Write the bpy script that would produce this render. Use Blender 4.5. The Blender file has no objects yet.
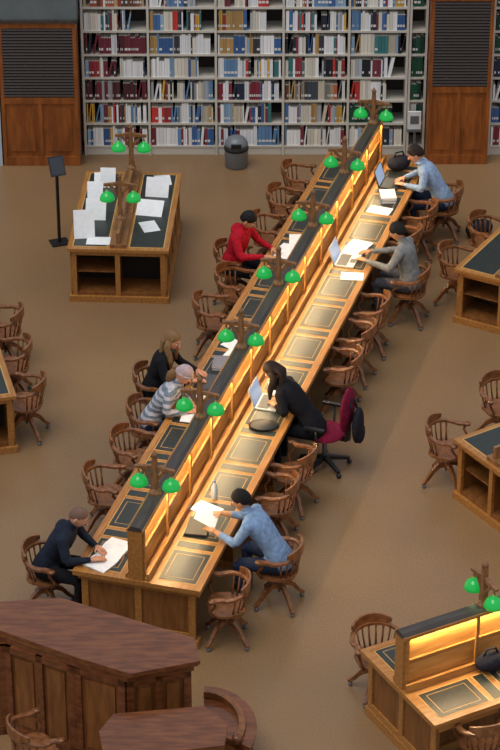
import bpy, math, random
import numpy as np
from mathutils import Matrix, Vector
random.seed(7)
V=Vector
scn=bpy.context.scene
try: scn.view_settings.view_transform='Standard'
except Exception: pass

# ---------------------------------------------------------------- materials
def srgb(c):
    return tuple(((x/255)/12.92 if x/255<=.04045 else ((x/255+.055)/1.055)**2.4) for x in c)
MATS={}
def mat(name,col,rough=.5,col2=None,scale=(8,8,8),noise=4,metal=0,emit=None,es=0,bump=0,spec=.5,detail=4):
    if name in MATS: return MATS[name]
    m=bpy.data.materials.new(name); m.use_nodes=True; nt=m.node_tree; b=nt.nodes['Principled BSDF']
    c=srgb(col)+(1,)
    b.inputs['Base Color'].default_value=c; b.inputs['Roughness'].default_value=rough; b.inputs['Metallic'].default_value=metal
    b.inputs['Specular IOR Level'].default_value=spec
    if col2 or bump:
        tc=nt.nodes.new('ShaderNodeTexCoord'); mp=nt.nodes.new('ShaderNodeMapping'); mp.inputs['Scale'].default_value=scale
        nz=nt.nodes.new('ShaderNodeTexNoise'); nz.inputs['Scale'].default_value=noise; nz.inputs['Detail'].default_value=detail
        nt.links.new(tc.outputs['Object'],mp.inputs[0]); nt.links.new(mp.outputs[0],nz.inputs['Vector'])
        if col2:
            r=nt.nodes.new('ShaderNodeValToRGB'); r.color_ramp.elements[0].position=.35; r.color_ramp.elements[1].position=.65
            r.color_ramp.elements[0].color=c; r.color_ramp.elements[1].color=srgb(col2)+(1,)
            nt.links.new(nz.outputs['Fac'],r.inputs[0]); nt.links.new(r.outputs[0],b.inputs['Base Color'])
        if bump:
            bp=nt.nodes.new('ShaderNodeBump'); bp.inputs['Strength'].default_value=bump; bp.inputs['Distance'].default_value=.02
            nt.links.new(nz.outputs['Fac'],bp.inputs['Height']); nt.links.new(bp.outputs[0],b.inputs['Normal'])
    if emit:
        b.inputs['Emission Color'].default_value=srgb(emit)+(1,); b.inputs['Emission Strength'].default_value=es
    MATS[name]=m; return m
def cloth(name,c,c2=None):
    c2=c2 or tuple(int(x*.85) for x in c)
    return mat('cloth_'+name,c,.9,c2,(9,9,9),2.2,bump=.6,spec=.2)
DESKW=mat('honey_oak',(174,122,64),.35,(150,98,46),(10,1.2,10),3)
DESKP=mat('oak_panel',(134,86,42),.45,(108,66,30),(8,8,1),3)
CHAIRW=mat('chair_wood',(142,92,56),.28,(104,64,38),(6,6,6),3)
LEATH=mat('desk_leather',(34,40,40),.36,(46,52,50),(5,5,5),6,bump=.05)
INLAY=mat('inlay_wood',(196,152,88),.35)
RAIL=mat('dark_rail',(74,66,60),.4,(56,50,46),(10,1,10),3)
POSTW=mat('standard_wood',(150,106,66),.4,(116,78,48),(8,8,2),4)
BRASS=mat('brass',(150,120,60),.3,metal=.9)
TUBE=mat('fluorescent_tube',(255,235,200),.5,emit=(255,214,150),es=2)
DARK=mat('dark_recess',(30,22,16),.8)
PAPER=mat('paper',(236,236,238),.8,(226,228,232),(4,4,4),4)
BLACK=mat('black_plastic',(24,25,28),.45)
GREY=mat('grey_metal',(120,124,128),.4,metal=.4)
SKIN=mat('skin',(205,150,120),.55,(192,134,104),(8,8,8),3,spec=.35)
SKIN2=mat('skin_olive',(196,146,108),.55,(182,130,94),(8,8,8),3,spec=.35)
EYEW=mat('eye_white',(230,228,225),.3); EYED=mat('eye_dark',(30,20,16),.3); LIP=mat('lips',(160,84,76),.5)
HAIRB=mat('hair_black',(16,14,14),.6,(26,23,22),(30,30,8),5,bump=.4,spec=.25)
HAIRBR=mat('hair_brown',(44,31,25),.6,(30,21,18),(30,30,8),5,bump=.4,spec=.25)
HAIRBL=mat('hair_blonde',(142,108,70),.6,(112,82,54),(26,26,2),5,bump=.25,spec=.25)
STUB=mat('hair_stubble',(120,88,72),.7,(96,70,58),(30,30,30),5)
SHOE=mat('shoes',(38,34,34),.5)

# ---------------------------------------------------------------- mesh builder
class MB:
    def __init__(s): s.v=[];s.f=[];s.m=[];s.sm=[];s.mats=[];s.M=Matrix()
    def mi(s,m):
        if m not in s.mats: s.mats.append(m)
        return s.mats.index(m)
    def add(s,vs,fs,m,smooth=False):
        o=len(s.v); s.v+=[tuple(s.M@V(p)) for p in vs]; k=s.mi(m)
        for f in fs: s.f.append([i+o for i in f]); s.m.append(k); s.sm.append(smooth)
    def box(s,x0,x1,y0,y1,z0,z1,m):
        s.add([(x0,y0,z0),(x1,y0,z0),(x1,y1,z0),(x0,y1,z0),(x0,y0,z1),(x1,y0,z1),(x1,y1,z1),(x0,y1,z1)],
              [(0,3,2,1),(4,5,6,7),(0,1,5,4),(1,2,6,5),(2,3,7,6),(3,0,4,7)],m)
    def prism(s,poly,z0,z1,m):
        n=len(poly); s.add([(x,y,z0) for x,y in poly]+[(x,y,z1) for x,y in poly],
            [list(range(n))[::-1],list(range(n,2*n))]+[(i,(i+1)%n,n+(i+1)%n,n+i) for i in range(n)],m)
    def loft(s,pts,rx,ry,m,seg=10,ref=None,sq=False,smooth=True,capround=False):
        pts=[V(p) for p in pts]; n=len(pts)
        if not hasattr(rx,'__len__'): rx=[rx]*n
        if ry is None: ry=rx
        if not hasattr(ry,'__len__'): ry=[ry]*n
        if ref is None:
            t=(pts[-1]-pts[0]); ref=V((0,0,1)) if abs(t.z)<.8*t.length else V((0,1,0))
        ref=V(ref)
        vs=[]
        for i,p in enumerate(pts):
            t=(pts[min(i+1,n-1)]-pts[max(i-1,0)]).normalized()
            a=t.cross(ref)
            if a.length<1e-4: a=t.cross(V((1,0,.01)))
            a.normalize(); b=a.cross(t)
            for k in range(4 if sq else seg):
                if sq:
                    c,d=[(1,1),(-1,1),(-1,-1),(1,-1)][k]
                else:
                    an=2*math.pi*k/seg; c,d=math.cos(an),math.sin(an)
                vs.append(p+a*c*rx[i]+b*d*ry[i])
        q=4 if sq else seg
        fs=[]
        for i in range(n-1):
            for k in range(q): fs.append((i*q+k,i*q+(k+1)%q,(i+1)*q+(k+1)%q,(i+1)*q+k))
        fs.append(list(range(q))[::-1]); fs.append([(n-1)*q+k for k in range(q)])
        s.add(vs,fs,m,smooth and not sq)
    def lathe(s,prof,m,c=(0,0,0),seg=16,smooth=True):
        vs=[];n=len(prof)
        for r,z in prof:
            for k in range(seg):
                a=2*math.pi*k/seg; vs.append((c[0]+r*math.cos(a),c[1]+r*math.sin(a),c[2]+z))
        fs=[(i*seg+k,i*seg+(k+1)%seg,(i+1)*seg+(k+1)%seg,(i+1)*seg+k) for i in range(n-1) for k in range(seg)]
        fs.append(list(range(seg))[::-1]); fs.append([(n-1)*seg+k for k in range(seg)])
        s.add(vs,fs,m,smooth)
    def ell(s,c,r,m,seg=14,rings=9,fn=None,R=None):
        vs=[];c=V(c)
        for i in range(rings+1):
            ph=math.pi*i/rings
            for k in range(seg):
                a=2*math.pi*k/seg; n=V((math.sin(ph)*math.cos(a),math.sin(ph)*math.sin(a),math.cos(ph)))
                p=V((n.x*r[0],n.y*r[1],n.z*r[2]))
                if fn: p=fn(n,p)
                if R: p=R@p
                vs.append(c+p)
        fs=[(i*seg+k,(i+1)*seg+k,(i+1)*seg+(k+1)%seg,i*seg+(k+1)%seg) for i in range(rings) for k in range(seg)]
        s.add(vs,fs,m,True)
    def mesh(s,name):
        me=bpy.data.meshes.new(name); me.from_pydata(s.v,[],s.f)
        for m in s.mats: me.materials.append(m)
        me.polygons.foreach_set('material_index',s.m); me.polygons.foreach_set('use_smooth',s.sm)
        me.validate(); me.update(); return me
def obj(name,me,loc=(0,0,0),rz=0,parent=None):
    o=bpy.data.objects.new(name,me); scn.collection.objects.link(o); o.location=loc; o.rotation_euler=(0,0,rz)
    if parent: o.parent=parent
    return o

# desk frame -------------------------------------------------------------
A=V((-.956,21.9)); PHI=math.radians(15.97)
D2=V((math.sin(PHI),math.cos(PHI))); R2=V((math.cos(PHI),-math.sin(PHI)))
def W(s,p,z=0):
    q=A+D2*s+R2*p; return (q.x,q.y,z)
STEP=1.557

# ---------------------------------------------------------------- room
fl=bpy.data.materials.new('floor_linoleum'); fl.use_nodes=True; nt=fl.node_tree; b=nt.nodes['Principled BSDF']
tc=nt.nodes.new('ShaderNodeTexCoord'); nz=nt.nodes.new('ShaderNodeTexNoise'); nz.inputs['Scale'].default_value=.35; nz.inputs['Detail'].default_value=6
r=nt.nodes.new('ShaderNodeValToRGB'); r.color_ramp.elements[0].position=.3; r.color_ramp.elements[1].position=.7
r.color_ramp.elements[0].color=srgb((122,96,70))+(1,); r.color_ramp.elements[1].color=srgb((142,111,76))+(1,)
n2=nt.nodes.new('ShaderNodeTexNoise'); n2.inputs['Scale'].default_value=38; n2.inputs['Detail'].default_value=6; mx=nt.nodes.new('ShaderNodeMix'); mx.data_type='RGBA'; mx.blend_type='OVERLAY'; mx.inputs[0].default_value=.3
nt.links.new(tc.outputs['Object'],nz.inputs[0]); nt.links.new(tc.outputs['Object'],n2.inputs[0]); nt.links.new(nz.outputs[0],r.inputs[0])
nt.links.new(r.outputs[0],mx.inputs[6]); nt.links.new(n2.outputs[0],mx.inputs[7]); nt.links.new(mx.outputs[2],b.inputs['Base Color'])
b.inputs['Roughness'].default_value=.3; b.inputs['Specular IOR Level'].default_value=.4
mb=MB(); mb.box(-14,14,4,33.5,-.1,0,fl); obj('floor',mb.mesh('floor'))
WALLM=mat('wall_paint',(186,196,208),.8,(176,186,198),(1,1,1),2)
PIER=mat('pier_paint',(104,112,112),.8,(92,100,100),(1,1,1),2)
YW=33.25
mb=MB(); mb.box(-14,14,YW,YW+.2,0,5,WALLM); obj('wall_back',mb.mesh('wall_back'))
mb=MB(); mb.box(-3.44,-2.34,32.52,YW,2.17,5,PIER); mb.box(2.44,3.31,32.57,YW,2.61,5,PIER); mb.box(-3.6,-3.44,32.5,YW,0,5,WALLM); obj('wall_pier',mb.mesh('wall_pier'))
mb=MB(); mb.box(-14,-5.5,YW-.03,YW,0,.16,DESKP); mb.box(5.3,14,YW-.03,YW,0,.16,DESKP); obj('baseboard_back',mb.mesh('baseboard_back'))

# bookshelves
SHELF=mat('shelf_steel',(206,200,188),.5); SHBK=mat('shelf_back',(56,50,46),.9)
xs=[-2.30,-1.40,-.47,.46,1.36,2.16]; YF=32.86; ROW=.345; Z0=.14
bays=[(xs[i],xs[i+1]) for i in range(5)]+[(2.2,2.42),(3.34,4.26),(4.26,5.2),(-4.55,-3.63),(-5.45,-4.55)]
mb=MB(); ups=set()
for (a,c) in bays:
    mb.box(a,c,YW-.02,YW-.004,0,2.9,SHBK)
    ups|={a,c}
    mb.box(a+.019,c-.019,YF+.01,YW-.03,0,.10,SHELF)
    for i in range(9):
        z=Z0+i*ROW; mb.box(a+.016,c-.016,YF,YW-.025,z-.03,z,SHELF)
for u in ups: mb.box(u-.016,u+.016,YF-.012,YW-.022,0,2.92,SHELF)
obj('bookshelf',mb.mesh('bookshelf'))
bm_=bpy.data.materials.new('book_covers'); bm_.use_nodes=True; nt=bm_.node_tree; b=nt.nodes['Principled BSDF']
at=nt.nodes.new('ShaderNodeAttribute'); at.attribute_name='cover'; nt.links.new(at.outputs['Color'],b.inputs['Base Color']); b.inputs['Roughness'].default_value=.6
pal_mix=[(236,238,240)]*7+[(218,212,196)]*3+[(96,134,172),(66,108,160),(136,166,194),(56,94,146),(120,50,62),(150,50,58),(60,60,68),(40,44,56),(166,174,182),(196,186,164),(60,120,122),(174,138,84),(30,32,40),(196,56,50),(206,160,60)]
pal_mar=[(110,42,54)]*6+[(78,36,42)]*3+[(160,160,165),(214,214,216),(44,44,52)]
pal_tan=[(210,200,176),(156,74,54),(180,150,110),(228,226,222),(100,64,50),(60,70,80),(130,130,128),(176,96,72)]
pal_blue=[(60,98,154)]*3+[(96,134,176)]*3+[(36,48,72)]*2+[(230,232,236)]*6+[(130,44,56)]*3
pal_green=[(26,78,58)]*6+[(18,54,44)]*3+[(200,200,190)]
mb=MB(); cols=[]
for bi,(a,c) in enumerate(bays):
    for i in range(8):
        z=Z0+i*ROW; x=a+.03; end=c-.03
        if random.random()<.22: end-=random.uniform(.08,.3)
        base=pal_mix
        if bi==0: base=[pal_mix,pal_mix,pal_mar,pal_mix,pal_mar,pal_mix,pal_tan,pal_mar][i]
        elif bi in(1,2): base=random.choice([pal_mix,pal_blue,pal_mix])
        elif bi==3: base=random.choice([pal_mix,pal_mix,pal_tan])
        elif bi==4: base=random.choice([pal_mix,pal_tan,pal_mix,pal_mix]) if i>2 else [pal_mix,pal_green,pal_mix][i]
        elif bi in(5,): base=pal_green
        elif bi in(6,): base=[pal_blue,pal_blue,pal_mix,pal_blue,pal_green,pal_green,pal_green,pal_green][i]
        run=0
        while True:
            if run<=0: run=random.choice([1,1,1,2,4]); colr=random.choice(base); w=random.choice([.016,.02,.024,.03,.036,.048]); h=random.uniform(.22,.295); dp=random.uniform(.15,.22)
            if x+w>end: break
            if random.random()<.02: x+=random.uniform(.02,.06); run=0; continue
            lean=random.uniform(.02,.06) if random.random()<.04 else 0
            y0=YF+.015; y1=y0+dp
            mb.add([(x,y0,z),(x+w-.003,y0,z),(x+w-.003,y1,z),(x,y1,z),(x+lean,y0,z+h),(x+lean+w-.003,y0,z+h),(x+lean+w-.003,y1,z+h),(x+lean,y1,z+h)],
              [(0,3,2,1),(4,5,6,7),(0,1,5,4),(1,2,6,5),(2,3,7,6),(3,0,4,7)],bm_)
            j=random.uniform(.9,1.25); cc=tuple(min(.95,q*j) for q in srgb(colr))+(1,)
            cols+= [cc,srgb((225,220,208))+(1,)]+[cc]*4
            if random.random()<.6 and sum(colr)<500:
                mb.add([(x+.003,y0-.002,z+.05),(x+w-.006,y0-.002,z+.05),(x+w-.006,y0-.002,z+.085),(x+.003,y0-.002,z+.085)],[(0,1,2,3)],bm_)
                cols.append(srgb((225,225,222))+(1,))
            x+=w+lean; run-=1
me=mb.mesh('library_books'); ca=me.color_attributes.new('cover','FLOAT_COLOR','CORNER')
arr=np.ones((len(me.loops),4),dtype=np.float32)
for p in me.polygons:
    for li in p.loop_indices: arr[li]=cols[p.index]
ca.data.foreach_set('color',arr.ravel()); obj('library_books',me)
mb=MB(); mb.box(2.2,2.38,32.80,32.835,.42,.68,PAPER); mb.box(2.23,2.35,32.795,32.80,.5,.62,GREY); mb.box(2.19,2.39,32.79,32.835,.38,.42,GREY); mb.box(2.28,2.31,32.8,32.83,0,.38,GREY); mb.box(2.21,2.38,32.74,32.835,0,.02,GREY)
obj('notice_sign',mb.mesh('notice_sign'))

# vent cabinets
CABW=mat('cabinet_wood',(156,88,36),.4,(122,66,26),(5,5,.8),3); LOUV=mat('louvre_dark',(50,38,32),.5)
def cabinet(x0,x1,yf,ztop,zmid,name):
    m=MB()
    m.box(x0,x1,yf+.02,YW-.01,0,ztop,CABW)
    fw=.05
    for a,c in((x0,x0+fw),(x1-fw,x1)): m.box(a,c,yf,yf+.02,0,ztop,CABW)
    for z0,z1 in((0,.14),(zmid-.06,zmid+.03),(ztop-.08,ztop)): m.box(x0+fw,x1-fw,yf-.004,yf+.02,z0,z1,CABW)
    m.box(x0-.03,x1+.03,yf-.03,YW-.01,ztop,ztop+.04,RAIL)
    xm=(x0+x1)/2
    m.box(xm-.03,xm+.03,yf,yf+.02,.14,zmid-.06,CABW)
    for a,c in((x0+fw+.05,xm-.08),(xm+.08,x1-fw-.05)): m.box(a,c,yf+.005,yf+.02,.22,zmid-.14,CABW)
    m.box(x0+fw,x1-fw,yf+.012,yf+.021,zmid+.03,ztop-.08,DARK)
    z=zmid+.05
    while z<ztop-.11:
        m.add([(x0+fw,yf-.005,z),(x1-fw,yf-.005,z),(x1-fw,yf+.015,z+.028),(x0+fw,yf+.015,z+.028),(x0+fw,yf-.005,z-.008),(x1-fw,yf-.005,z-.008)],[(0,1,2,3),(4,5,1,0)],LOUV); z+=.044
    m.box(xm+.05,xm+.07,yf-.02,yf,.5,.54,BRASS)
    obj(name,m.mesh(name))
cabinet(-3.42,-2.36,32.5,2.13,1.0,'ventilation_cabinet')
cabinet(2.45,3.3,32.55,2.50,1.14,'ventilation_cabinet')

# ---------------------------------------------------------------- lamp standard
GLASS=mat('green_glass',(22,140,62),.15,emit=(24,180,70),es=.5)
GLOW=mat('lamp_glow',(255,250,200),.5,emit=(230,255,190),es=6)
def lampmesh(h=.49,arm=.172,za=.285):
    m=MB()
    m.lathe([(.065,0),(.065,.02),(.045,.05),(.03,.07)],POSTW,seg=8,smooth=False)
    m.loft([(0,0,.03),(0,0,h-.04)],[.034,.022],None,POSTW,sq=True,ref=(0,1,0))
    m.lathe([(.03,0),(.035,.015),(.018,.04),(.002,.07)],POSTW,(0,0,h-.05),seg=8)
    m.loft([(-arm-.04,0,za),(-arm*.5,0,za+.012),(0,0,za+.02),(arm*.5,0,za+.012),(arm+.04,0,za)],[.02]*5,[.014,.02,.028,.02,.014],POSTW,sq=True,ref=(0,0,1))
    for sx in(-1,1):
        m.loft([(sx*.02,0,za-.16),(sx*.05,0,za-.09),(sx*arm*.75,0,za-.01)],[.014]*3,[.016,.018,.012],POSTW,sq=True,ref=(0,1,0))
        m.loft([(sx*arm,0,za),(sx*arm,0,za-.10)],.009,None,BRASS,seg=6)
        zc=za-.10
        m.lathe([(.02,.03),(.024,.0),(.05,-.012),(.076,-.035),(.09,-.07),(.095,-.10),(.089,-.10),(.067,-.04),(.02,-.012)][::-1],GLASS,(sx*arm,0,zc),seg=20)
        m.lathe([(.022,.0),(.018,.035),(.008,.045)],BRASS,(sx*arm,0,zc),seg=10)
        m.ell((sx*arm,0,zc-.06),(.03,.03,.035),GLOW,8,6)
    return m.mesh('green_reading_lamp')
LAMP=lampmesh()

# ---------------------------------------------------------------- desks
def panel_face(m,x0,x1,z0,z1,y,fr=.06,dirn=-1,n=1,mt=None,rec=DESKP):
    mt=mt or DESKW
    d=.018*dirn
    ya,yb=min(y,y+d),max(y,y+d)
    m.box(x0,x1,ya,yb,z0,z0+fr,mt); m.box(x0,x1,ya,yb,z1-fr,z1,mt)
    for i in range(n+1):
        xc=x0+(x1-x0-fr)*i/n; m.box(xc,xc+fr,ya,yb,z0+fr,z1-fr,mt)
def arealight(name,loc,size,power,parent,col=(1,.74,.40),tilt=0):
    l=bpy.data.lights.new(name,'AREA'); l.shape='RECTANGLE'; l.size=size[0]; l.size_y=size[1]; l.energy=power; l.color=col
    o=bpy.data.objects.new(name,l); scn.collection.objects.link(o); o.location=loc; o.rotation_euler=(0,tilt,0); o.parent=parent
PAN=mat('divider_panel',(206,152,80),.45,(184,128,62),(8,1,8),3)
def reading_desk(origin,phi,L,stds,pr=92,pl=22):
    m=MB(); HW=.66
    m.box(-HW,HW,0,L,.705,.735,DESKW)
    m.box(-HW-.012,-HW+.05,-.012,L+.012,.70,.752,DESKW); m.box(HW-.05,HW+.012,-.012,L+.012,.70,.752,DESKW)
    m.box(-HW+.05,HW-.05,-.012,.05,.70,.752,DESKW); m.box(-HW+.05,HW-.05,L-.05,L+.012,.70,.752,DESKW)
    m.box(-HW+.05,HW-.05,.05,L-.05,.735,.745,DESKW)
    P=.7785; y=.07
    while y+P*.9<L:
        for sx in(-1,1):
            def bx(a,c,y0,y1,z0,z1,mt):
                x0,x1=sorted((sx*a,sx*c)); m.box(x0,x1,y0,y1,z0,z1,mt)
            bx(.19,.60,y+.02,y+.58,.745,.748,INLAY); bx(.202,.588,y+.032,y+.568,.746,.7505,LEATH)
            bx(.245,.545,y+.09,y+.51,.7505,.7512,INLAY); bx(.252,.538,y+.097,y+.503,.7508,.7520,LEATH)
            bx(.19,.60,y+.62,y+.75,.745,.748,INLAY); bx(.20,.59,y+.63,y+.74,.746,.7505,LEATH)
        y+=P
    m.box(-.22,.22,.12,L-.12,.06,.705,DESKP)
    m.box(-.26,.26,.10,L-.10,0,.09,DESKW)
    for e,dn in((0.06,-1),(L-.10,1)):
        m.box(-.60,.60,e,e+.04,.0,.705,DESKP)
        panel_face(m,-.60,.60,0.10,.70,e if dn<0 else e+.04,.07,dn,2)
        m.box(-.63,.63,e-.03,e+.07,0,.10,DESKW)
    k=1
    while k*P*2<L-.4:
        yy=k*P*2
        for sx in(-1,1): m.box(*sorted((sx*.22,sx*.56)),yy-.02,yy+.02,.06,.705,DESKP); m.box(*sorted((sx*.22,sx*.58)),yy-.035,yy+.035,0,.07,DESKW)
        k+=1
    m.box(-.64,-.60,.06,L-.06,.62,.70,DESKW); m.box(.60,.64,.06,L-.06,.62,.70,DESKW)
    # divider
    m.box(-.03,.03,.03,L-.03,.745,1.33,PAN)
    m.box(-.10,.11,.02,L-.02,.745,.775,DESKW)
    m.box(.10,.13,.02,L-.02,.745,.83,DESKW); m.box(-.12,-.10,.02,L-.02,.745,.80,DESKW)
    m.box(.03,.055,.03,L-.03,1.02,1.06,DESKW)
    q=.074
    m.add([(-q,0,1.33),(q,0,1.33),(q,0,1.35),(.045,0,1.385),(-.045,0,1.385),(-q,0,1.35),
           (-q,L,1.33),(q,L,1.33),(q,L,1.35),(.045,L,1.385),(-.045,L,1.385),(-q,L,1.35)],
          [(0,1,2,3,4,5)[::-1],(6,7,8,9,10,11)]+[(i,(i+1)%6,6+(i+1)%6,6+i) for i in range(6)],RAIL)
    m.box(.07,.088,-.002,L+.002,1.322,1.352,DESKW); m.box(-.088,-.07,-.002,L+.002,1.322,1.352,DESKW)
    y=.04
    while y<L:
        m.box(.065,.088,y-.018,y+.018,.775,1.33,DESKW); m.box(-.088,-.065,y-.018,y+.018,.775,1.33,DESKW)
        y+=P
    m.box(-.07,.07,0.0,.03,.745,1.33,DESKW); m.box(-.07,.07,L-.03,L,.745,1.33,DESKW)
    m.loft([(.05,.1,1.308),(.05,L-.1,1.308)],.01,None,TUBE,seg=8); m.loft([(-.05,.1,1.308),(-.05,L-.1,1.308)],.01,None,TUBE,seg=8)
    o=obj('reading_desk',m.mesh('reading_desk'),origin,-phi)
    arealight('strip_light_right',(.056,L/2,1.29),(.025,L-.2),pr*L/10,o,tilt=math.radians(-25))
    arealight('strip_light_left',(-.056,L/2,1.29),(.025,L-.2),pl*L/10,o,tilt=math.radians(25))
    for s in stds:
        d=V((math.sin(phi),math.cos(phi)))*s
        obj('green_reading_lamp',LAMP,(origin[0]+d.x,origin[1]+d.y,1.384),-phi)
    return o
O=W(-.66,0)
reading_desk(O,PHI,10.28,[.66+STEP*i for i in range(7)])
P3=math.radians(61.5)
reading_desk((1.39,19.51,0),P3,9.0,[.92+STEP*i for i in range(5)])

LAMPS=lampmesh(.62,.165,.46)
def index_desk(origin,phi,W_=1.27,L=2.25):
    m=MB(); h=W_/2
    m.box(-h,h,0,L,.71,.75,DESKW)
    for sx in(-1,1):
        x0,x1=sorted((sx*.13,sx*(h-.06))); m.box(x0,x1,.07,L-.07,.75,.753,INLAY); m.box(x0+.015,x1-.015,.085,L-.085,.752,.756,LEATH)
    m.box(-.1,.1,.04,L-.04,.75,.80,POSTW); m.box(-.02,.02,.06,L-.06,.80,.95,POSTW)
    bx=h-.05
    m.box(-bx,-bx+.04,.05,L-.05,.07,.71,DESKP); m.box(bx-.04,bx,.05,L-.05,.07,.71,DESKP)
    m.box(-bx,bx,.45,.48,.07,.71,DARK); m.box(-bx,bx,L-.09,L-.05,.07,.71,DESKP)
    m.box(-bx,bx,.05,L-.05,.07,.12,DESKP)
    for x in(-.02,): m.box(x-.025,x+.025,.05,.45,.12,.71,DESKP)
    m.box(-bx,bx,.05,.09,.64,.71,DESKW)
    for x in(-bx,-.04,bx-.06): m.box(x,x+.06,.04,.08,.07,.71,DESKW)
    m.box(-bx,-.04,.1,.45,.38,.40,DESKP)
    m.box(-h+.01,h-.01,.01,L-.01,0,.08,DESKW)
    for sx in(-1,1):
        n=4
        for i in range(n+1):
            y=.05+(L-.16)*i/n; m.box(*sorted((sx*bx,sx*(bx+.018))),y,y+.06,.08,.71,DESKW)
        m.box(*sorted((sx*bx,sx*(bx+.018))),.05,L-.05,.62,.71,DESKW); m.box(*sorted((sx*bx,sx*(bx+.018))),.05,L-.05,.08,.16,DESKW)
    o=obj('index_desk',m.mesh('index_desk'),origin,-phi)
    for s in(.48,1.95):
        d=V((math.sin(phi),math.cos(phi)))*s
        obj('green_reading_lamp',LAMPS,(origin[0]+d.x,origin[1]+d.y,.95),-phi)
    return o
PI_=math.radians(3); IO=V((-1.645,28.48))
index_desk((IO.x,IO.y,0),PI_)
P2=math.radians(30)
c2=V((2.50,27.98)); r2=V((math.cos(P2),-math.sin(P2)))*.635
index_desk((c2.x+r2.x,c2.y+r2.y,0),P2)
P1=math.radians(57); c1=V((2.22,23.98)); r1=V((math.cos(P1),-math.sin(P1)))*.635
index_desk((c1.x+r1.x,c1.y+r1.y,0),P1)
PL=math.radians(-14); cl=V((-2.62,24.9)); rl=V((math.cos(PL),-math.sin(PL)))*-.635
index_desk((cl.x+rl.x,cl.y+rl.y,0),PL,L=3.6)

# ---------------------------------------------------------------- armchair
def armchair():
    m=MB(); m.M=Matrix.Diagonal((.91,.91,.97,1))
    pts=[]
    for k in range(20):
        a=2*math.pi*k/20; rx=.235; ry=.215; c,s_=math.cos(a),math.sin(a)
        x=rx*math.copysign(abs(c)**.7,c); y=ry*math.copysign(abs(s_)**.7,s_); pts.append((x*(1.0+ .06*(y>0)),y))
    m.prism(pts,.428,.455,CHAIRW)
    m.box(-.16,.16,-.13,.13,.395,.428,CHAIRW)
    path=[]
    for i in range(17):
        a=math.radians(-200+ (220)*i/16)
        x=.275*math.cos(a); y=.235*math.sin(a)-.01
        path.append((x,y,.665+.035*max(0,-math.sin(a))))
    path=[(-.285,.17,.668)]+path+[(.285,.17,.668)]
    w=[.034]+[.030 if abs(i-8)>5 else .024 for i in range(17)]+[.034]
    m.loft(path,w,[.013]*len(path),CHAIRW,sq=True,ref=(0,0,1))
    m.lathe([(.038,-.013),(.038,.013)],CHAIRW,(-.285,.17,.668),12); m.lathe([(.038,-.013),(.038,.013)],CHAIRW,(.285,.17,.668),12)
    cp=[]
    for i in range(9):
        a=math.radians(-145+110*i/8); cp.append((.28*math.cos(a),.245*math.sin(a)-.015,.752))
    m.loft(cp,[.012]*9,[.025,.040,.052,.060,.062,.060,.052,.040,.025],CHAIRW,sq=True,ref=(0,0,1))
    for i in range(9):
        a=math.radians(-160+140*i/8)
        b0=(.205*math.cos(a),.19*math.sin(a),.45); b1=(.275*math.cos(a),.24*math.sin(a)-.01,.69)
        m.loft([b0,((b0[0]+b1[0])/2*1.03,(b0[1]+b1[1])/2*1.03,.57),b1],[.014,.011,.014],[.008]*3,CHAIRW,seg=6,ref=(b0[0],b0[1],0))
    for sx in(-1,1):
        m.loft([(sx*.22,.15,.44),(sx*.255,.19,.52),(sx*.265,.13,.6),(sx*.28,.15,.66)],[.02,.016,.016,.022],None,CHAIRW,seg=8,ref=(1,0,0))
    m.lathe([(.03,.20),(.048,.22),(.048,.27),(.026,.29),(.026,.36),(.055,.395),(.09,.40)],CHAIRW,seg=12)
    m.lathe([(.016,.16),(.016,.3)],GREY,seg=8)
    for k in range(4):
        a=math.radians(45+90*k); c,s_=math.cos(a),math.sin(a)
        q=[(.03,.25),(.10,.255),(.18,.20),(.25,.11),(.30,.065),(.325,.06)]
        m.loft([(r_*c,r_*s_,z) for r_,z in q],[.023,.023,.021,.02,.022,.018],[.032,.029,.024,.02,.017,.012],CHAIRW,sq=True,ref=(0,0,1))
        m.lathe([(.02,0),(.026,.012),(.026,.035),(.015,.05)],GREY,(.3*c,.3*s_,0),8)
    return m.mesh('wooden_swivel_armchair')
CH=armchair()
RL=-PHI-math.pi/2
RR=-PHI+math.pi/2
def chair(x,y,rz): obj('wooden_swivel_armchair',CH,(x,y,0),rz)
def chs(s,p,rot=0):
    x,y,_=W(s,p); chair(x,y,(RL if p<0 else RR)+math.radians(rot))
for s,p,a in [(-.36,-1.07,0),(1.22,-.97,10),(2.0,-.92,-8),(2.68,-.96,5),(3.40,-1.12,0),(5.25,-.98,12),(6.0,-.92,-5),(6.62,-1.12,0),(7.55,-.92,8),(8.35,-.92,-6),(9.1,-.93,5),
              (-.38,.86,18),(.38,1.20,0),(1.55,.84,5),(2.2,.86,-10),(4.4,.84,6),(5.1,.83,-4),(5.8,.84,8),(6.68,1.13,0),(7.7,.8,-4),(8.45,.84,4),(9.05,1.05,8)]: 
    chs(s,p,a)
chair(2.25,24.2,math.radians(-100)) if False else chair(2.18,24.28,math.radians(-110)); chair(2.86,25.2,math.radians(-150))
chair(2.58,28.5,math.radians(-115)); chair(3.02,29.35,math.radians(-125))
chair(1.24,20.42,math.radians(-160)); chair(2.17,19.1,math.radians(20))
chair(-2.56,25.3,math.radians(80)); chair(-2.78,26.15,math.radians(95)); chair(-2.94,26.95,math.radians(80))
chair(-2.0,18.98,math.radians(-60))

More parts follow.
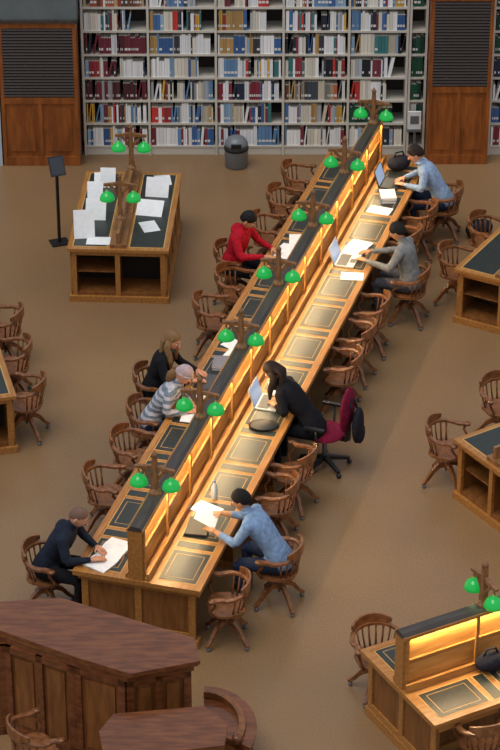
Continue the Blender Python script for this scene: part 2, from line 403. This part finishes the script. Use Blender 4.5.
MAG=cloth('deep_red',(120,18,52))
def office_chair():
    m=MB()
    m.ell((0,0,.46),(.25,.24,.045),MAG,20,8)
    m.ell((0,-.26,.80),(.22,.05,.27),MAG,20,12)
    m.box(-.03,.03,-.3,-.25,.42,.75,BLACK); m.box(-.03,.03,-.27,0,.40,.43,BLACK)
    for sx in(-1,1):
        m.loft([(sx*.24,0,.42),(sx*.3,0,.45),(sx*.3,.0,.64)],.014,None,BLACK,seg=8); m.box(*sorted((sx*.275,sx*.325)),-.1,.14,.64,.665,BLACK)
    m.lathe([(.03,.1),(.03,.42)],GREY,seg=12)
    for k in range(5):
        a=math.radians(90+72*k); m.loft([(.02*math.cos(a),.02*math.sin(a),.13),(.29*math.cos(a),.29*math.sin(a),.075)],[.028,.018],[.022,.014],BLACK,sq=True,ref=(0,0,1))
        m.ell((.29*math.cos(a),.29*math.sin(a),.03),(.03,.03,.03),BLACK,10,6)
    return m.mesh('office_chair')
x,y,_=W(3.1,.98); obj('office_chair',office_chair(),(x,y,0),RR+math.radians(-6))
BAG=cloth('bag_dark',(34,34,44))
m=MB()
m.ell((0,0,.62),(.16,.06,.22),BAG,16,10); m.ell((0,-.03,.52),(.11,.05,.12),BAG,14,8); m.loft([(-.07,.03,.8),(-.08,.08,.9),(0,.07,.93),(.08,.08,.9),(.07,.03,.8)],.012,None,BAG,seg=6)
x,y,_=W(3.08,1.36); obj('backpack',m.mesh('backpack'),(x,y,0),RR)

# ---------------------------------------------------------------- people
def hand(m,w,F,U,side,mt,curl=.25):
    F=V(F).normalized(); U=V(U); S=F.cross(U).normalized(); U=S.cross(F).normalized()
    w=V(w)
    pal=[w-F*.01,w+F*.03,w+F*.065,w+F*.092]
    m.loft(pal,[.024,.036,.041,.038],[.02,.017,.014,.012],mt,10,ref=U)
    for i,(off,ln) in enumerate(((-.030,.072),(-.010,.082),(.010,.077),(.029,.060))):
        b=w+F*.085+S*off*side*-1; p=b; d=F.copy(); pts=[b-F*.02]; 
        for k,fr in enumerate((.0,.45,.3,.25)):
            if k: 
                d=(d-U*curl*(.6+.3*k)).normalized(); p=p+d*ln*fr
            pts.append(p.copy())
        m.loft(pts,[.009,.0095,.009,.008,.006],None,mt,8,ref=S)
    b=w+F*.03+S*.03*side; d=(F*.6+S*.7*side-U*.25).normalized()
    p1=b+d*.035; d2=(F*.95+S*.25*side-U*.3).normalized(); p2=p1+d2*.03; m.loft([b-d*.02,b,p1,p2],[.012,.012,.010,.007],None,mt,8,ref=U)

def person(name,s,p,face_rot,top,bottom,skin,hair,hmat,lean=.14,lean_x=0,tilt=.45,turn=0,elb=None,wr=None,k=1.0,female=False,sleeve=1.0,hood=False,stripe=None,collar=None,dz=0):
    """local frame: x right, y forward (to desk), z up; seat surface at z .455"""
    top_m,bot_m=top,bottom
    sw=.185*(0.92 if female else 1)
    pel=V((0,-.03,.55)); mid=V((lean_x*.4,lean*.30,.74)); ch=V((lean_x*.8,lean*.75,.93)); sh=V((lean_x,lean*1.0,1.03)); nk=V((lean_x*1.05,lean*1.15+.015,1.10)); 
    hd=V((lean_x*1.1,lean*1.15+.05+.04*tilt,1.21-.03*tilt))
    b=MB(); segs=[]
    dm=top_m
    b.loft([pel-V((0,0,.09)),pel,pel.lerp(mid,.5),mid,mid.lerp(ch,.5),ch,ch.lerp(sh,.6),sh,sh.lerp(nk,.5)],
           [.15,.175,.165,.15 if not female else .135,.165,.185*(.93 if female else 1),.18*(.93 if female else 1),.13,.07],[.11,.135,.125,.115,.125,.125,.115,.09,.06],dm,16,ref=(0,-1,0))
    segs+= [(pel+V((0,0,.0)),mid,.15,1),(mid,ch,.14,1),(ch,sh,.14,1),(pel-V((0,0,.08)),pel+V((0,.02,-.02)),.15,2)]
    b.loft([sh,nk,hd],[.07,.056,.05],None,dm,12,ref=(0,-1,0)); segs.append((nk+V((0,0,.0)),hd,.055,3))
    elb=elb or ((-.27,.16,.80),(.27,.16,.80)); wr=wr or ((-.14,.40,.80),(.14,.40,.80))
    for i,sx in enumerate((-1,1)):
        S=sh+V((sx*sw,-.005,-.035)); E=V(elb[i]); Wp=V(wr[i])
        b.loft([sh+V((sx*.07,0,-.02)),S,S.lerp(E,.5),E],[.07,.066,.056,.048],None,dm,12,ref=(0,.3,1))
        b.loft([E-(Wp-E)*.05,E,E.lerp(Wp,.5),Wp],[.04,.048,.042,.029],None,dm,12,ref=(0,.1,1))
        segs.append((S,E,.055,1))
        c=E.lerp(Wp,sleeve*.92) if sleeve>0 else E
        segs.append((E,c,.045,1)); segs.append((c+(Wp-c)*.15,Wp+(Wp-E).normalized()*.03,.03,3))
        H=pel+V((sx*.095,0,-.02)); K=V((sx*(.13 if female else .16),.40,.535)); An=V((sx*.14,.36,.10))
        b.loft([H,H.lerp(K,.5),K],[.092,.08,.062],None,dm,12,ref=(0,0,1)); b.loft([K,K.lerp(An,.35),An],[.06,.056,.038],None,dm,12,ref=(0,1,0))
        segs.append((H+V((0,.06,0)),K,.08,2)); segs.append((K,An,.05,2))
        b.loft([An+V((0,-.03,-.035)),An+V((0,.03,-.045)),An+V((0,.13,-.062)),An+V((0,.19,-.066))],[.036,.042,.042,.026],[.04,.042,.03,.02],dm,10,ref=(0,0,1))
        segs.append((An+V((0,0,-.05)),An+V((0,.19,-.06)),.04,4))
    if hood: b.ell(sh+V((0,-.08,.02)),(.11,.06,.06),dm,14,8)
    me=b.mesh('tmp'); o=bpy.data.objects.new('tmp',me); scn.collection.objects.link(o)
    rm=o.modifiers.new('r','REMESH'); rm.mode='VOXEL'; rm.voxel_size=.0135; rm.use_smooth_shade=True
    sm=o.modifiers.new('s','SMOOTH'); sm.factor=.5; sm.iterations=5
    dg=bpy.context.evaluated_depsgraph_get(); dg.update(); ev=o.evaluated_get(dg); m2=bpy.data.meshes.new_from_object(ev)
    bpy.data.objects.remove(o)
    n=len(m2.vertices); vs=np.zeros(n*3); m2.vertices.foreach_get('co',vs); vs=vs.reshape(-1,3)
    faces=[tuple(q.vertices) for q in m2.polygons]
    cen=np.array([vs[list(q)].mean(0) for q in faces])
    best=np.full(len(cen),1e9); part=np.zeros(len(cen),int)
    for a,c,r_,pt in segs:
        a=np.array(a);c=np.array(c);d=c-a; t=np.clip(((cen-a)@d)/(d@d),0,1); ds=np.linalg.norm(cen-(a+t[:,None]*d),axis=1)-r_
        w=ds<best; best[w]=ds[w]; part[w]=pt
    out=MB(); pm={1:top_m,2:bot_m,3:skin,4:SHOE}
    out.v=[tuple(q) for q in vs]
    for i,q in enumerate(faces):
        mt=pm[part[i]]
        if stripe and part[i]==1 and int((cen[i][2]+cen[i][0]*.1)*28)%2: mt=stripe
        out.f.append(list(q)); out.m.append(out.mi(mt)); out.sm.append(True)
    for i,sx in enumerate((-1,1)):
        E=V(elb[i]); Wp=V(wr[i]); F=(Wp-E); F.z=min(F.z*.4,0) if abs(F.z)<.1 else F.z; F=F.normalized()
        hand(out,Wp,F,V((0,0,1)) if abs(F.z)<.6 else V((0,1,.3)),-sx,skin,.22)
    R=Matrix.Rotation(turn,3,'Z')@Matrix.Rotation(-tilt,3,'X')
    def hf(nv,pv):
        q=pv.copy()
        if nv.z<0: q.x*=1-.30*(-nv.z)**1.3; q.y*=1-.12*(-nv.z); q.y+=.012*(-nv.z)
        if nv.y>.8 : q.y*=.97
        return q
    hs=.96 if female else 1.0
    out.ell(hd,(.077*hs,.096*hs,.118*hs),skin,20,14,hf,R)
    def hp(x_,y_,z_): return hd+R@V((x_*hs,y_*hs,z_*hs))
    out.loft([hp(0,.088,.018),hp(0,.102,-.006),hp(0,.112,-.022),hp(0,.094,-.03)],[.008,.011,.015,.01],None,skin,8,ref=(1,0,0))
    for sx in(-1,1):
        out.ell(hp(sx*.03,.082,.012),(.013,.01,.009),EYEW,8,6,R=R); out.ell(hp(sx*.03,.090,.012),(.006,.004,.006),EYED,6,5,R=R)
        out.ell(hp(sx*.031,.088,.032),(.019,.006,.004),hmat,8,4,R=R)
        out.ell(hp(sx*.079,-.005,-.002),(.010,.02,.032),skin,8,6,R=R)
    out.ell(hp(0,.084,-.056),(.024,.009,.008),LIP,8,5,R=R)
    rnd=random.Random(int(s*10)+5)
    def shell(th,sc,low=.88,jit=.012):
        def g(nv,pv):
            thr=th[0]+(th[1]*nv.y if nv.y>0 else th[2]*nv.y)
            t=max(0,min(1,(nv.z-thr)*3.2+.55)); q=pv*(low+(sc-low)*t+rnd.uniform(-jit,jit)*t)
            if nv.z<0: q.x*=1-.18*(-nv.z)
            return q
        return g
    r0=(.077*hs,.096*hs,.118*hs)
    if hair=='short': out.ell(hp(0,-.008,.006),r0,hmat,26,20,shell((-.14,.50,.35),1.12),R)
    elif hair=='bald': out.ell(hp(0,-.002,.001),r0,hmat,26,20,shell((.0,.62,.45),1.02,.9,.0),R)
    elif hair=='beanie':
        out.ell(hp(0,-.008,.010),r0,hmat,26,20,shell((.12,.25,.35),1.17,.88,.004),R)
        ring=[]
        for i in range(17):
            a=2*math.pi*i/16; ring.append(hp(.082*math.cos(a),.1*math.sin(a)-.008,.03+.018*math.sin(a)))
        out.loft(ring,.012,.02,hmat,8,ref=R@V((0,0,1)))
        out.loft([hp(0,-.09,-.03),hp(0,-.11,-.1),hp(0,-.11,-.2)],[.06,.06,.03],[.03,.03,.015],HAIRBL,10,ref=(1,0,0))
    elif hair=='long':
        out.ell(hp(0,-.008,.005),r0,hmat,26,20,shell((-.15,.65,.8),1.15),R)
        out.loft([hp(0,-.07,.04),hp(0,-.10,-.06),hd+V((0,-.12,-.18)),hd+V((0,-.15,-.32)),hd+V((0,-.15,-.40))],[.07,.085,.09,.075,.03],[.04,.045,.04,.035,.015],hmat,12,ref=(0,1,0))
        for sx in(-1,1): out.loft([hp(sx*.07,-.0,.03),hp(sx*.088,.0,-.06),hd+V((sx*.10,.0,-.2)),hd+V((sx*.11,-.0,-.30))],[.022,.028,.03,.012],[.04,.045,.035,.015],hmat,10,ref=(0,1,0))
    if collar:
        ring=[nk+V((.062*math.cos(2*math.pi*i/12),.062*math.sin(2*math.pi*i/12)-.005,-.015-.012*math.sin(2*math.pi*i/12))) for i in range(13)]
        out.loft(ring,.012,.018,collar,6,ref=(0,0,1))
    x,y,_=W(s,p)
    o=obj(name,out.mesh(name),(x,y,dz),(RL if p<0 else RR)+face_rot); return o
navy=cloth('navy',(34,40,56)); red=cloth('red',(182,22,42)); jean=cloth('jeans',(44,54,78)); blk=cloth('black',(24,24,30)); blue=cloth('shirt_blue',(132,160,198)); lb=cloth('shirt_light',(150,174,206))
grey=cloth('grey',(132,134,134)); khaki=cloth('khaki',(80,78,84)); pale=cloth('pale_stripe',(196,196,204)); teal=cloth('stripe_teal',(120,132,146)); bean=cloth('beanie',(190,168,172)); teal2=cloth('teal',(40,92,92))
person('seated_man',-.36,-1.05,0,navy,blk,SKIN,'bald',STUB,lean=.24,tilt=.6,elb=((-.26,.30,.80),(.26,.30,.80)),wr=((-.10,.50,.80),(.14,.52,.80)),hood=True)
person('seated_woman',2.66,-.90,0,pale,jean,SKIN,'beanie',bean,lean=.26,tilt=.6,elb=((-.25,.24,.82),(.25,.24,.82)),wr=((-.10,.42,.80),(.12,.44,.80)),female=True,stripe=teal)
person('seated_woman',3.36,-1.10,0,blk,blk,SKIN,'long',HAIRBL,lean=.14,tilt=.3,turn=-.3,elb=((-.25,.22,.80),(.25,.22,.80)),wr=((-.10,.48,.80),(.14,.50,.80)),female=True,collar=teal2)
person('seated_man',6.56,-1.10,-.15,red,blk,SKIN2,'short',HAIRB,lean=.12,tilt=.55,elb=((-.26,.22,.80),(.26,.22,.80)),wr=((-.12,.48,.80),(.12,.48,.80)),hood=True)
person('seated_man',.38,1.20,0,blue,jean,SKIN2,'short',HAIRB,lean=.30,tilt=.35,turn=.1,elb=((-.26,.40,.83),(.27,.36,.83)),wr=((-.16,.64,.88),(.16,.66,.90)),collar=blue,sleeve=.65)
person('seated_woman',3.02,.86,0,blk,blk,SKIN2,'long',HAIRBR,lean=.34,tilt=.7,elb=((-.25,.26,.82),(.25,.26,.82)),wr=((-.10,.40,.81),(.10,.40,.81)),female=True)
person('seated_man',6.70,1.13,-.1,grey,khaki,SKIN2,'short',HAIRB,lean=.10,tilt=.5,elb=((-.28,.18,.82),(.27,.22,.82)),wr=((-.14,.54,.80),(.12,.56,.80)))
person('seated_man',9.05,1.02,.25,lb,jean,SKIN,'short',HAIRBR,lean=.26,tilt=.5,elb=((-.27,.28,.82),(.27,.28,.82)),wr=((-.10,.50,.80),(.12,.50,.80)),collar=lb)

# ---------------------------------------------------------------- things on desks
ZT=.753
def sheet(s,p,w,h,rot=0,name='paper_sheet',m_=PAPER,t=.004,z=ZT):
    mb=MB(); mb.add([(-w/2,-h/2,0),(w/2,-h/2,0),(w/2,h/2,0),(-w/2,h/2,0),(-w/2,-h/2,t),(w/2,-h/2,t*1.2),(w/2,h/2,t),(-w/2,h/2,t*1.4)],[(0,3,2,1),(4,5,6,7),(0,1,5,4),(1,2,6,5),(2,3,7,6),(3,0,4,7)],m_)
    x,y,_=W(s,p,0); return obj(name,mb.mesh(name),(x,y,z),-PHI+math.radians(rot))
def openbook(s,p,rot=0,w=.2,h=.27):
    mb=MB()
    for sx in(-1,1):
        pr=[(0,.022),(.03,.030),(.07,.028),(.13,.018),(w,.010)]
        vs=[];n=len(pr)
        for y in(-h/2,h/2):
            for (a,z) in pr: vs.append((sx*a,y,z))
            for (a,z) in pr: vs.append((sx*a,y,.002))
        fs=[]
        for i in range(n-1):
            fs+= [(i,i+1,2*n+i+1,2*n+i),(n+i,n+i+1,3*n+i+1,3*n+i),(i,i+1,n+i+1,n+i),(2*n+i,2*n+i+1,3*n+i+1,3*n+i)]
        fs.append((n-1,2*n-1,4*n-1,3*n-1)); mb.add(vs,fs,PAPER)
    mb.box(-w-.006,w+.006,-h/2-.006,h/2+.006,0,.003,BLACK)
    x,y,_=W(s,p,0); obj('open_book',mb.mesh('open_book'),(x,y,ZT),-PHI+math.radians(rot))
SCR=mat('laptop_screen',(150,170,200),.2,emit=(170,190,220),es=.5)
KEY=mat('laptop_keys',(70,72,76),.5); SIL=mat('laptop_silver',(186,188,192),.35,metal=.3)
def laptop(s,p,rz,opened=True,body=SIL):
    mb=MB(); mb.box(-.17,.17,-.12,.12,0,.016,body)
    if opened:
        mb.box(-.15,.15,-.03,.10,.016,.018,KEY); mb.box(-.05,.05,-.11,-.045,.016,.0175,KEY)
        mb.M=Matrix.Translation((0,.12,.012))@Matrix.Rotation(math.radians(-18),4,'X')
        mb.box(-.17,.17,-.004,.006,0,.23,body); mb.box(-.155,.155,-.006,-.003,.012,.215,SCR)
    else: mb.box(-.165,.165,-.115,.115,.016,.026,body)
    x,y,_=W(s,p,0); obj('laptop',mb.mesh('laptop'),(x,y,ZT),rz)
def bookstack(s,p,rot,cols,w=.2,h=.27):
    mb=MB(); z=0
    for i,c in enumerate(cols):
        mm=mat('cover_%d_%d_%d'%c,c,.6); j=random.uniform(-.015,.015)
        mb.box(-w/2+j,w/2+j,-h/2,h/2,z,z+.004,mm); mb.box(-w/2+j+.004,w/2+j-.006,-h/2+.005,h/2-.005,z+.004,z+.022,PAPER); mb.box(-w/2+j,w/2+j,-h/2,h/2,z+.022,z+.026,mm); mb.box(-w/2+j,-w/2+j+.004,-h/2,h/2,z+.004,z+.022,mm); z+=.026
    x,y,_=W(s,p,0); obj('book_stack',mb.mesh('book_stack'),(x,y,ZT),-PHI+math.radians(rot))
openbook(-.22,-.38,80); sheet(-.50,-.45,.2,.28,70,t=.012)
openbook(2.60,-.38,95); sheet(2.9,-.35,.2,.28,20)
bookstack(3.72,-.42,10,[(60,60,70),(120,120,130)]); sheet(3.98,-.3,.21,.3,80); sheet(4.2,-.38,.21,.3,60); laptop(3.3,-.40,RL,True,KEY)
openbook(6.66,-.42,85); sheet(7.02,-.40,.2,.28,15)
laptop(.42,.32,RR+.1,False,BLACK); sheet(.78,.30,.21,.3,70)
mb=MB(); mb.M=Matrix.Rotation(math.radians(-62),4,'X'); mb.box(-.15,.15,0,.003,-.12,.12,PAPER)
x,y,_=W(.40,.42); obj('held_paper',mb.mesh('held_paper'),(x,y,.93),RR+.1)
BOT=mat('clear_plastic',(190,200,208),.15)
mb=MB(); mb.lathe([(.03,0),(.033,.01),(.033,.13),(.03,.15),(.013,.19),(.013,.205)],BOT,seg=14); mb.lathe([(.015,.2),(.015,.222)],mat('cap_blue',(60,90,150),.4),seg=12)
x,y,_=W(1.0,.32); obj('water_bottle',mb.mesh('water_bottle'),(x,y,ZT),0)
laptop(3.05,.34,RR)
mb=MB(); mb.ell((0,0,.02),(.17,.12,.022),BLACK,16,8); x,y,_=W(2.55,.42); obj('laptop_sleeve',mb.mesh('laptop_sleeve'),(x,y,ZT+.002),-PHI+.2)
sheet(3.4,.34,.2,.28,15)
laptop(6.62,.34,RR,True); openbook(7.0,.38,80); sheet(6.25,.5,.2,.28,100)
laptop(8.9,.36,RR,True,BLACK); bookstack(8.45,.42,20,[(120,130,150),(60,60,66),(200,200,205)]); sheet(8.1,.4,.21,.3,85)
def bag(name,x,y,z,rz,sc=1.0,m_=BAG):
    mb=MB(); mb.ell((0,0,.12*sc),(.2*sc,.13*sc,.12*sc),m_,16,10); mb.ell((.02,.1*sc,.08*sc),(.12*sc,.06*sc,.08*sc),m_,14,8); mb.loft([(-.1*sc,0,.2*sc),(-.06*sc,0,.3*sc),(.06*sc,0,.3*sc),(.1*sc,0,.2*sc)],.012,None,m_,seg=6)
    obj(name,mb.mesh(name),(x,y,z),rz)
x,y,_=W(9.35,.36); bag('backpack',x,y,ZT,.5,.85)
x,y,_=W(9.2,1.5); bag('backpack',x,y,0,.5,1.0)
bag('backpack',2.28,19.78,ZT,.4,.8)
def place(name,mk,lx,ly,z,rot):
    c,s_=math.cos(-PI_),math.sin(-PI_); obj(name,mk,(IO.x+lx*c-ly*s_,IO.y+lx*s_+ly*c,z),-PI_+math.radians(rot))
def board(w,h,ang):
    mb=MB(); mb.M=Matrix.Rotation(math.radians(-ang),4,'X'); mb.box(-w/2,w/2,0,.006,0,h,PAPER)
    mb.M=Matrix(); t=math.radians(ang); yy=h*math.sin(t)*.75; zz=h*math.cos(t)*.75
    mb.loft([(0,yy+.01,zz-.005),(0,yy+.08,0.004)],.006,None,GREY,seg=6); return mb.mesh('notice_board')
for lx,ly,w,h,ang,rot in [(-.44,.28,.26,.36,25,8),(-.36,.80,.26,.28,35,0),(-.42,1.35,.2,.26,40,5),(.36,1.5,.3,.26,35,-5),(.3,.95,.34,.24,55,-8),(-.3,1.75,.2,.26,30,0)]:
    place('notice_board',board(w,h,ang),lx,ly,.756,rot)
for lx,ly,rot in [(-.15,.12,90),(.34,.55,20),(.4,1.9,10),(-.4,1.95,5)]:
    mb=MB(); mb.box(-.105,.105,-.148,.148,0,.004,PAPER); place('paper_sheet',mb.mesh('paper_sheet'),lx if abs(lx)>.2 else -.26,ly+.1,.757,rot)

mb=MB(); mb.box(-.12,.12,-.1,.1,0,.02,BLACK); mb.box(-.018,.018,-.018,.018,.02,1.1,BLACK)
mb.M=Matrix.Translation((0,-.02,1.12))@Matrix.Rotation(math.radians(-35),4,'X'); mb.box(-.1,.1,-.012,.012,-.13,.13,BLACK); mb.box(-.085,.085,-.014,-.012,-.11,.11,mat('stand_screen',(50,54,60),.2)); mb.M=Matrix()
obj('information_stand',mb.mesh('information_stand'),(-2.5,30.14,0),math.radians(20))
mb=MB(); mb.lathe([(.15,0),(.16,.02),(.165,.25),(.165,.26)],GREY,seg=20); mb.lathe([(.172,.26),(.172,.30),(.15,.31)],BLACK,seg=20)
mb.lathe([(.165,.31),(.16,.36),(.13,.41),(.08,.445),(.01,.455)],mat('bin_lid',(110,116,122),.35),seg=20); mb.box(-.07,.07,-.175,-.14,.33,.39,BLACK)
obj('waste_bin',mb.mesh('waste_bin'),(-.19,32.5,0))

# ---------------------------------------------------------------- central dais
DW=mat('dais_wood',(122,72,42),.2,(94,52,30),(1.5,8,8),3); DP=mat('dais_panel',(134,84,42),.35,(106,62,30),(6,6,1),3)
m=MB()
top=[(-4.4,19.9),(-2.39,20.27),(-1.82,20.34),(-.52,19.68),(-.46,19.32),(-1.1,19.12),(-1.62,19.38),(-2.35,19.80),(-4.4,19.45)]
m.prism(top[::-1],1.15,1.19,DW)
cx,cy=-1.8,19.7
ins=[(cx+(x-cx)*.985,cy+(y-cy)*.96) for x,y in top]; m.prism(ins[::-1],1.12,1.15,DP)
ins=[(cx+(x-cx)*.955,cy+(y-cy)*.9) for x,y in top]; m.prism(ins[::-1],1.05,1.12,DW)
ins=[(cx+(x-cx)*.93,cy+(y-cy)*.82) for x,y in top]; m.prism(ins[::-1],0,1.06,DP)
def pwall(p0,p1,z0,z1,n,fr=.07,off=.03):
    p0=V(p0);p1=V(p1);d=(p1-p0);L=d.length; rz=math.atan2(d.y,d.x)
    m.M=Matrix.Translation((p0.x,p0.y,0))@Matrix.Rotation(rz,4,'Z')
    m.box(0,L,-off,0,z0,z0+fr*1.4,DW); m.box(0,L,-off,0,z1-fr,z1,DW)
    for i in range(n+1): x=(L-fr)*i/n; m.box(x,x+fr,-off,0,z0,z1,DW)
    for i in range(n):
        a=(L-fr)*i/n+fr+.04; c=(L-fr)*(i+1)/n-.04; m.box(a,c,-off*.6,0,z0+fr*1.4+.05,z1-fr-.05,DP)
    m.M=Matrix()
pwall(ins[8],ins[7],0,1.05,3); pwall(ins[7],ins[6],0,1.05,2); pwall(ins[6],ins[5],0,1.05,1); pwall(ins[5],ins[4],0,1.05,2)
lo=[(-1.37,18.6),(-1.25,18.86),(-.42,18.98),(-.2,18.72),(-.23,18.4),(-1.3,18.2)]
m.prism(lo[::-1],.88,.93,DW); cx,cy=-.78,18.65; li=[(cx+(x-cx)*.93,cy+(y-cy)*.93) for x,y in lo]; m.prism(li[::-1],0,.88,DP)
obj('central_dais_counter',m.mesh('central_dais_counter'))
# low curved counter wing
m=MB()
def arc(r,z0,z1,mt,cx=-.44,cy=19.3):
    P=[(cx,cy)]+[(cx+r*.92*math.cos(math.radians(a)),cy+r*1.15*math.sin(math.radians(a))) for a in range(-30,91,10)]
    m.prism(P,z0,z1,mt)
arc(.53,0,.08,DW); arc(.48,.08,.40,DP); arc(.51,.36,.40,DW); arc(.55,.40,.44,DW)
for a in range(-25,90,22):
    t=math.radians(a); x=-.44+.485*.92*math.cos(t); y=19.3+.485*1.15*math.sin(t); m.loft([(x,y,.08),(x,y,.36)],.02,None,DW,seg=8)
pts=[(-.44+.40*.92*math.cos(math.radians(a)),19.3+.40*1.15*math.sin(math.radians(a)),.44+.05*(a+30)/120) for a in range(-30,91,10)]
m.loft(pts,[.03]*13,[.035]*13,DP,sq=True,ref=(0,0,1))
m.lathe([(.05,0),(.05,.06),(.03,.08)],DW,(pts[0][0],pts[0][1],.44),14)
obj('curved_counter_wing',m.mesh('curved_counter_wing'))

# ---------------------------------------------------------------- light + camera
w=bpy.data.worlds.new('world'); scn.world=w; w.use_nodes=True; bg=w.node_tree.nodes['Background']; bg.inputs[0].default_value=(.84,.90,1,1); bg.inputs[1].default_value=.58
l=bpy.data.lights.new('dome_skylight','SUN'); l.energy=1.55; l.angle=math.radians(38); l.color=(1,.96,.90)
o=bpy.data.objects.new('dome_skylight',l); scn.collection.objects.link(o); o.rotation_euler=(math.radians(14),math.radians(-14),0); o.location=(0,24,18)
cam=bpy.data.cameras.new('camera'); co=bpy.data.objects.new('camera',cam); scn.collection.objects.link(co)
co.location=(0,0,15.4); co.rotation_euler=(math.radians(60),0,0)
cam.sensor_fit='VERTICAL'; cam.sensor_height=24; cam.lens=24*2575/750; cam.clip_end=200
scn.camera=co
